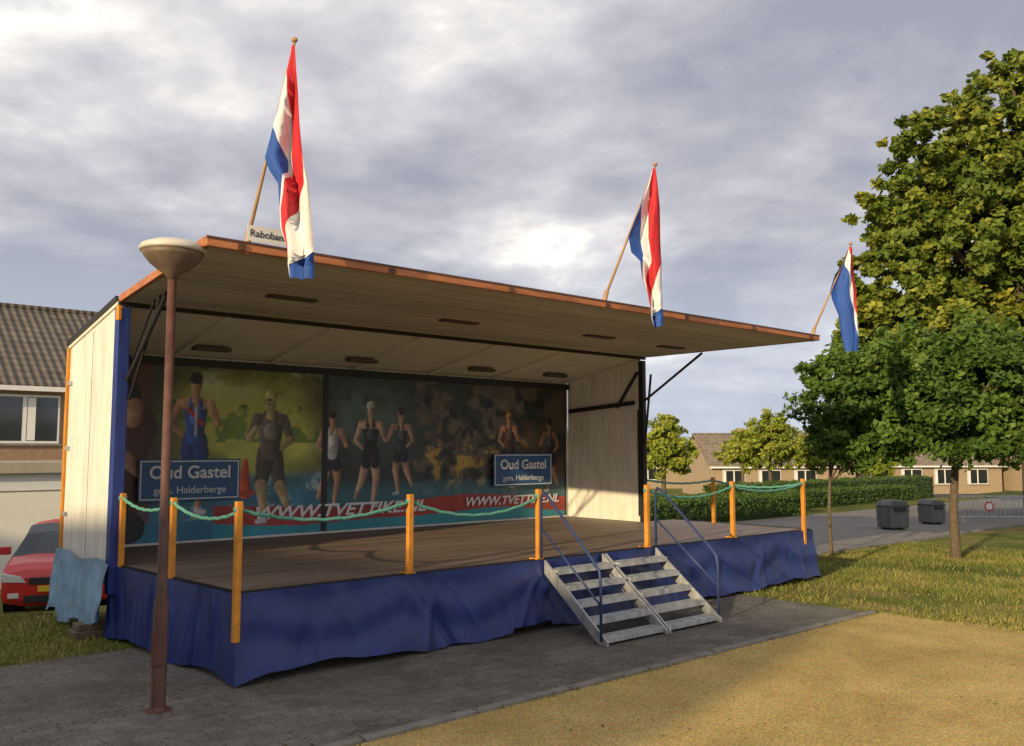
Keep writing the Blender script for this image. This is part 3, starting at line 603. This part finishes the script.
flag((4.40,12.89,HR+.06),(5.01,12.89,5.02),F3,.0147,-.034,3)
# ------------------------------------------------------------ cars
def car(name,loc,rz,col,L=4.0,Wd=1.72,H=1.48):
    e=empty(name,loc,rz); Mp=mat(name+'_paint',col,.25,.03,2,spec=.6)
    hw=Wd/2
    S=[(0,.30,.66,.70,.70),(.07,.22,.76,.81,.79),(.35,.2,.84,.91,.84),(.85,.2,.91,1.0,.86),(1.35,.2,.95,1.34,.86),(1.7,.2,.96,1.47,.86),(2.5,.2,.97,1.48,.86),(3.2,.2,.97,1.44,.86),(3.62,.22,.97,1.36,.84),(3.90,.25,.94,1.02,.82),(4.0,.35,.86,.90,.78)]
    vs=[];fs=[];ms=[];K=14
    for (x,zb,zl,zt,w) in S:
        x=x*L/4; sc_=H/1.48; zl*=sc_;zt*=sc_; rw=w*.78 if zt-zl>.12 else w*.9
        half=[(w*.6,zb),(w*.97,zb+.06),(w,zb+.25*(zl-zb)+.05),(w,zl-.12),(w*.97,zl),(rw,zt-.04),(rw*.6,zt)]
        ring=half+[(-a,z) for a,z in half[::-1]]
        vs+=[(x-L/2,a,z) for a,z in ring]
    for i in range(len(S)-1):
        for k in range(K):
            k2=(k+1)%K; fs.append((i*K+k,i*K+k2,(i+1)*K+k2,(i+1)*K+k))
            g=(k in (4,8) and 3<=i<=7) or (k in (5,6,7) and i in (3,4,8))
            ms.append(1 if g else 0)
    n0=len(S); fs.append(tuple(range(K))[::-1]);ms.append(0);fs.append(tuple(range((n0-1)*K,n0*K)));ms.append(0)
    b=B();b.v=vs;b.f=fs;b.m=ms; b.obj('body',[Mp,M_glass],e,smooth=False,bevel=.03)
    b=B()
    for x in (-L/2+.75,L/2-.75):
        for s in (-1,1):
            y=s*(hw-.13); b.lathe([(.33,-.1),(.335,-.08),(.335,.08),(.33,.1)],(x,y,.31),0,24,'y')
            b.lathe([(.38,-.004),(.38,.004)],(x,s*(hw+.004),.36),0,24,'y'); b.lathe([(.19,-.006),(.20,.0),(.17,.01)],(x,s*(hw+.012),.31),1,16,'y')  # wider dark disc stands in for the shaded wheel-arch recess; then the hub
    b.obj('wheels',[M_rubber,M_alu],e)
    b=B()
    for s in (-1,1):
        b.prism([(s*.42,.60),(s*.76,.62),(s*.78,.76),(s*.50,.70)][::s],'x',-L/2-.012,-L/2+.2,0); b.box(-L/2-.02,-L/2+.1,s*.60-.08,s*.60+.08,.36,.44,0)
        b.box(L/2-.16,L/2-.01,s*.70-.09,s*.70+.09,.68,1.0,1); b.box(-.82,-.70,s*.96-.08,s*.96+.08,.95,1.08,2)
        for x in (-.35,.65): b.box(x,x+.16,s*(hw+.006)-.008,s*(hw+.006)+.008,.78,.80,3)
        b.box(-1.0,1.05,s*(hw-.012)-.008,s*(hw-.012)+.008,.40,.43,3)
    b.box(-L/2-.02,-L/2+.05,-.38,.38,.57,.68,3); b.box(-L/2-.02,-L/2+.05,-.45,.45,.28,.40,3); b.box(-L/2-.035,-L/2-.022,-.25,.25,.45,.55,4); b.box(L/2-.02,L/2+.02,-.24,.24,.52,.62,4); b.box(L/2-.08,L/2+.03,-.72,.72,.34,.44,3)
    b.obj('lights_and_mirrors',[mat('lamp_glass',(.6,.6,.6),.1,.05,3),mat('tail_light',(.4,.01,.01),.2,.05,3),Mp,M_dark,mat('yellow_plate',(.6,.42,.03),.4,.05,3)],e,bevel=.012)
cx,cy=-8.0,16.4; car('parked_car',(cx,cy,float(zg(cx,cy))+.01),math.radians(108),(.50,.02,.02),L=3.7,Wd=1.64,H=1.45)
cx,cy=15.0,60.0; car('parked_car',(cx,cy,float(zg(cx,cy))+.03),math.radians(12),(.7,.7,.72))
# ------------------------------------------------------------ houses
M_brick=mat('brick_wall',(.30,.20,.13),.9,.2,6,bump=.2)
def tilemat(name,c):
    m,nt,b=newmat(name); L=nt.links; b.inputs['Roughness'].default_value=.75
    tc=N(nt,'ShaderNodeTexCoord'); w=N(nt,'ShaderNodeTexWave'); w.bands_direction='X'; w.inputs['Scale'].default_value=1.3; w.inputs['Distortion'].default_value=.1
    w2=N(nt,'ShaderNodeTexWave'); w2.bands_direction='Z'; w2.wave_profile='SAW'; w2.inputs['Scale'].default_value=1.5
    n=N(nt,'ShaderNodeTexNoise'); n.inputs['Scale'].default_value=2.5; n.inputs['Detail'].default_value=8
    for q in (w,w2,n): L.new(tc.outputs['Object'],q.inputs['Vector'])
    ad=N(nt,'ShaderNodeMath',operation='ADD'); L.new(w.outputs['Fac'],ad.inputs[0]);L.new(w2.outputs['Fac'],ad.inputs[1])
    mr=N(nt,'ShaderNodeMapRange'); mr.inputs['From Max'].default_value=2; mr.inputs['To Min'].default_value=.45; mr.inputs['To Max'].default_value=1.3; L.new(ad.outputs[0],mr.inputs[0])
    r=N(nt,'ShaderNodeValToRGB'); r.color_ramp.elements[0].position=.3;r.color_ramp.elements[0].color=(*[k*.7 for k in c],1);r.color_ramp.elements[1].position=.7;r.color_ramp.elements[1].color=(*[k*1.3 for k in c],1); L.new(n.outputs[0],r.inputs[0])
    mx=N(nt,'ShaderNodeVectorMath',operation='MULTIPLY');L.new(r.outputs[0],mx.inputs[0]);L.new(mr.outputs[0],mx.inputs[1]);L.new(mx.outputs[0],b.inputs['Base Color'])
    bp=N(nt,'ShaderNodeBump');bp.inputs['Strength'].default_value=.8;bp.inputs['Distance'].default_value=.05;L.new(ad.outputs[0],bp.inputs['Height']);L.new(bp.outputs[0],b.inputs['Normal']); return m
M_tile=tilemat('roof_tiles',(.14,.115,.09)); M_tile2=tilemat('brown_roof_tiles',(.24,.19,.14))
def house(name,loc,rz,L,dep,eave,ridge,wall,tile,windows):
    e=empty(name,loc,rz); b=B(); ov=.35
    b.prism([(0,-.5),(dep,-.5),(dep,eave),(dep/2,ridge-.12),(0,eave)],'x',0,L); b.obj('walls',wall,e)
    b=B(); k=(ridge-eave)/(dep/2); 
    b.prism([(-ov,eave-ov*k+.05),(dep/2,ridge),(dep+ov,eave-ov*k+.05),(dep+ov,eave-ov*k+.17),(dep/2,ridge+.14),(-ov,eave-ov*k+.17)],'x',-.25,L+.25); b.tube([(-.25,dep/2,ridge+.12),(L+.25,dep/2,ridge+.12)],.12)
    b.obj('roof',tile,e)
    b=B(); b.box(-.25,L+.25,-ov-.12,-ov-.001,eave-ov*k-.02,eave-ov*k+.12); b.obj('gutter',M_white,e)
    b=B()
    for (x,z,w,h) in windows:
        b.box(x,x+w,-.03,.05,z,z+h,0)
        npn=max(1,round(w/.9))
        for i in range(npn):
            pw=w/npn; b.box(x+i*pw+.06,x+(i+1)*pw-.06,-.034,-.031,z+.07,z+h-.07,1)
            if i%2==0: b.box(x+i*pw+.08,x+i*pw+.3,-.037,-.0345,z+.09,z+h-.09,0)
        b.box(x-.05,x+w+.05,-.09,-.031,z-.07,z-.001,2)
    b.obj('windows',[M_white,M_glass,M_kerb],e)
    b=B(); b.box(L*.3,L*.3+.6,dep/2-.3,dep/2+.3,ridge-.3,ridge+.7); b.obj('chimney',wall,e)
    return e
g=-1.75
w=W(-14,22); house('brick_house',(w[0],w[1],g),ROT,23,8,5.75,8.45,M_brick,M_tile,[(x,3.95,2.9,1.45) for x in (2,6.4,10.8,15.2,19.6)]+[(x,.9,2.4,1.5) for x in (1,5.4,9.8,14.1,18.6)])
e=stage_empty('garage'); b=B(); b.box(-14,6.5,16.5,21.9,-2,1.45,0); b.obj('walls',M_white,e); b=B(); b.box(-14.2,6.7,16.3,22,1.451,1.70,0); b.obj('flat_roof',mat('fascia_grey',(.4,.36,.28),.6,.1,2),e)
b=B()
for i in range(7):
    a=-13.5+i*2.85; b.box(a,a+2.4,16.44,16.49,-1.3,1.0,0)
    b.box(a+2.41,a+2.44,16.43,16.495,-1.3,1.0,1); b.box(a-.03,a+2.43,16.43,16.495,1.003,1.03,1)
b.obj('doors',[mat('door_cream',(.8,.77,.68),.5,.05,3),M_kerb],e)
M_bw=mat('buff_brick',(.34,.26,.18),.9,.15,5)
for i,(x,y,rz,L) in enumerate([(17,76,.12,13),(31,80,.12,14),(46,79,.1,15),(62,78,.1,16),(9,92,.15,9)]):
    house('bungalow',(x,y,-2),rz,L,8,2.7,5.3,M_bw,M_tile2,[(1+k*3.2,.9,2.0,1.4) for k in range(int((L-1)/3.2))])
# ------------------------------------------------------------ bins and barrier
M_bin=mat('bin_grey',(.12,.122,.12),.5,.25,6,stain=.2)
for (x,y,w_,h) in ((9.62,22.6,.62,.74),(11.35,24.2,.5,.66)):
    e=empty('litter_bin',(x,y,0),.35); b=B()
    b.prism([(-w_/2*.92,0.05),(w_/2*.92,.05),(w_/2,h*.72),(w_/2*.96,h*.86),(w_/2*.7,h),(-w_/2*.7,h),(-w_/2*.96,h*.86),(-w_/2,h*.72)],'y',-.25,.25); b.obj('body',M_bin,e,bevel=.03)
    b=B(); b.box(-w_*.3,w_*.3,-.262,-.252,h*.62,h*.76); b.box(-w_/2-.02,w_/2+.02,-.27,.27,h*.79,h*.81); b.box(-w_*.3,-w_*.2,-.2,.2,0,.05); b.box(w_*.2,w_*.3,-.2,.2,0,.05); b.obj('slot_and_feet',M_dark,e)
e=empty('crowd_barrier',(12.3,24.8,0),-.05); b=B()
b.tube([(0,0,.1),(0,0,.66),(.06,0,.72),(2.14,0,.72),(2.2,0,.66),(2.2,0,.1)],.022); b.tube([(0,0,.16),(2.2,0,.16)],.018)
for i in range(1,18): b.tube([(i*2.2/18,0,.16),(i*2.2/18,0,.72)],.009,seg=6)
for x in (.2,2.0): b.beam((x,-.28,.02),(x,.28,.02),.04,.03); b.tube([(x,0,.03),(x,0,.16)],.018)
b.obj('frame',M_alu,e); b=B(); b.lathe([(.001,0),(.13,0),(.13,.01),(.001,.01)],(.9,-.035,.45),1,20,'y'); b.lathe([(.001,-.002),(.09,-.002),(.09,0),(.001,0)],(.9,-.036,.45),0,20,'y'); b.obj('round_signs',[M_white,mat('sign_red',(.5,.05,.04),.5,.1,6)],e)
# ------------------------------------------------------------ unseen house and tree behind the camera, added to shade the foreground
SH=(-.569,-.823); LT=(.823,-.569)
def ML(m,l): return (-SH[0]*m+LT[0]*l, -SH[1]*m+LT[1]*l)
az=math.atan2(LT[1],LT[0])
q=ML(-28-4,-26.6)
house('unseen_shade_house',(q[0],q[1],0),az,23.6,8,7.0,9.7,M_brick,M_tile,[(x,.9,2,1.4) for x in (2,6,10,14,18)]+[(x,3.5,2,1.3) for x in (2,6,10,14,18)])  # added shade caster: height and length set by the shadow it throws
p=ML(-22,-2.3); tree('unseen_shade_tree',(p[0],p[1],0),3,.14,[(p[0],p[1],5.4,.75,.75,1.9),(p[0]+.5,p[1]-.35,5.0,.6,.6,1.7)],230,40,.11,M_leafG,51,shell=.15,cr=.22)  # added out-of-view crown, shaped to break up the house's shadow edge
# ------------------------------------------------------------ world, sun
sun_el=math.radians(14.5)
wd=bpy.data.worlds.new('World'); sc.world=wd; wd.use_nodes=True; nt=wd.node_tree; L=nt.links; bg=nt.nodes['Background']
sky=N(nt,'ShaderNodeTexSky'); sky.sky_type='NISHITA'; sky.sun_disc=False; sky.sun_elevation=sun_el
sky.sun_rotation=math.atan2(SH[0],SH[1])
tc=N(nt,'ShaderNodeTexCoord'); sp_=N(nt,'ShaderNodeSeparateXYZ'); L.new(tc.outputs['Generated'],sp_.inputs[0])
mxz=N(nt,'ShaderNodeMath',operation='MAXIMUM'); L.new(sp_.outputs['Z'],mxz.inputs[0]); mxz.inputs[1].default_value=0
az_=N(nt,'ShaderNodeMath',operation='ADD'); L.new(mxz.outputs[0],az_.inputs[0]); az_.inputs[1].default_value=.22
dx=N(nt,'ShaderNodeMath',operation='DIVIDE');L.new(sp_.outputs['X'],dx.inputs[0]);L.new(az_.outputs[0],dx.inputs[1])
dy=N(nt,'ShaderNodeMath',operation='DIVIDE');L.new(sp_.outputs['Y'],dy.inputs[0]);L.new(az_.outputs[0],dy.inputs[1])
cb=N(nt,'ShaderNodeCombineXYZ');L.new(dx.outputs[0],cb.inputs[0]);L.new(dy.outputs[0],cb.inputs[1])
mpw=N(nt,'ShaderNodeMapping'); mpw.inputs['Location'].default_value=(3.7,1.3,0); L.new(cb.outputs[0],mpw.inputs['Vector'])
c1=N(nt,'ShaderNodeTexNoise');c1.inputs['Scale'].default_value=.95;c1.inputs['Detail'].default_value=10;c1.inputs['Roughness'].default_value=.52;c1.inputs['Distortion'].default_value=.45
c2=N(nt,'ShaderNodeTexNoise');c2.inputs['Scale'].default_value=3.6;c2.inputs['Detail'].default_value=7;c2.inputs['Roughness'].default_value=.55
L.new(mpw.outputs[0],c1.inputs['Vector']);L.new(mpw.outputs[0],c2.inputs['Vector'])
mm=N(nt,'ShaderNodeMath',operation='MULTIPLY_ADD');L.new(c2.outputs[0],mm.inputs[0]);mm.inputs[1].default_value=.4;L.new(c1.outputs[0],mm.inputs[2])
cr=N(nt,'ShaderNodeValToRGB'); e=cr.color_ramp.elements
e[0].position=.56;e[0].color=(.33,.34,.41,1);e[1].position=.88;e[1].color=(1.0,.98,.95,1)
for p_,c_ in ((.63,(.42,.42,.48)),(.69,(.52,.51,.555)),(.75,(.66,.64,.66)),(.79,(.80,.77,.75)),(.83,(1.05,1.0,.93))):
    k=e.new(p_);k.color=(*c_,1)
L.new(mm.outputs[0],cr.inputs[0])
hz_=N(nt,'ShaderNodeMapRange');hz_.inputs['From Min'].default_value=0;hz_.inputs['From Max'].default_value=.25;hz_.inputs['To Min'].default_value=.75;hz_.inputs['To Max'].default_value=0;L.new(mxz.outputs[0],hz_.inputs[0])
mh=N(nt,'ShaderNodeMixRGB');L.new(hz_.outputs[0],mh.inputs[0]);L.new(cr.outputs[0],mh.inputs[1]);mh.inputs[2].default_value=(.54,.61,.73,1)
sc10=N(nt,'ShaderNodeVectorMath',operation='SCALE');L.new(mh.outputs[0],sc10.inputs[0]);sc10.inputs['Scale'].default_value=10
mk=N(nt,'ShaderNodeMapRange');mk.inputs['From Min'].default_value=.83;mk.inputs['From Max'].default_value=.9;mk.inputs['To Min'].default_value=.96;mk.inputs['To Max'].default_value=.5;L.new(mm.outputs[0],mk.inputs[0])
ms_=N(nt,'ShaderNodeMixRGB');L.new(mk.outputs[0],ms_.inputs[0]);L.new(sky.outputs[0],ms_.inputs[1]);L.new(sc10.outputs[0],ms_.inputs[2])
L.new(ms_.outputs[0],bg.inputs[0]); bg.inputs[1].default_value=.115
sl=bpy.data.lights.new('sun','SUN'); sl.energy=5.0; sl.angle=math.radians(.6); sl.color=(1,.78,.45)
so=link(bpy.data.objects.new('sun',sl)); d=Vector((-SH[0]*math.cos(sun_el),-SH[1]*math.cos(sun_el),-math.sin(sun_el))); so.rotation_euler=d.to_track_quat('-Z','Y').to_euler(); so.location=(0,0,30)
# ------------------------------------------------------------ camera
cd=bpy.data.cameras.new('camera'); cd.sensor_width=36; cd.lens=885.6*36/1024; cd.clip_end=3000; cd.clip_start=.05
co=link(bpy.data.objects.new('camera',cd)); co.location=(0,0,2); co.rotation_euler=(math.radians(90)+.0868,0,0); sc.camera=co
sc.view_settings.view_transform='Standard'; sc.view_settings.look='None'; sc.view_settings.exposure=0
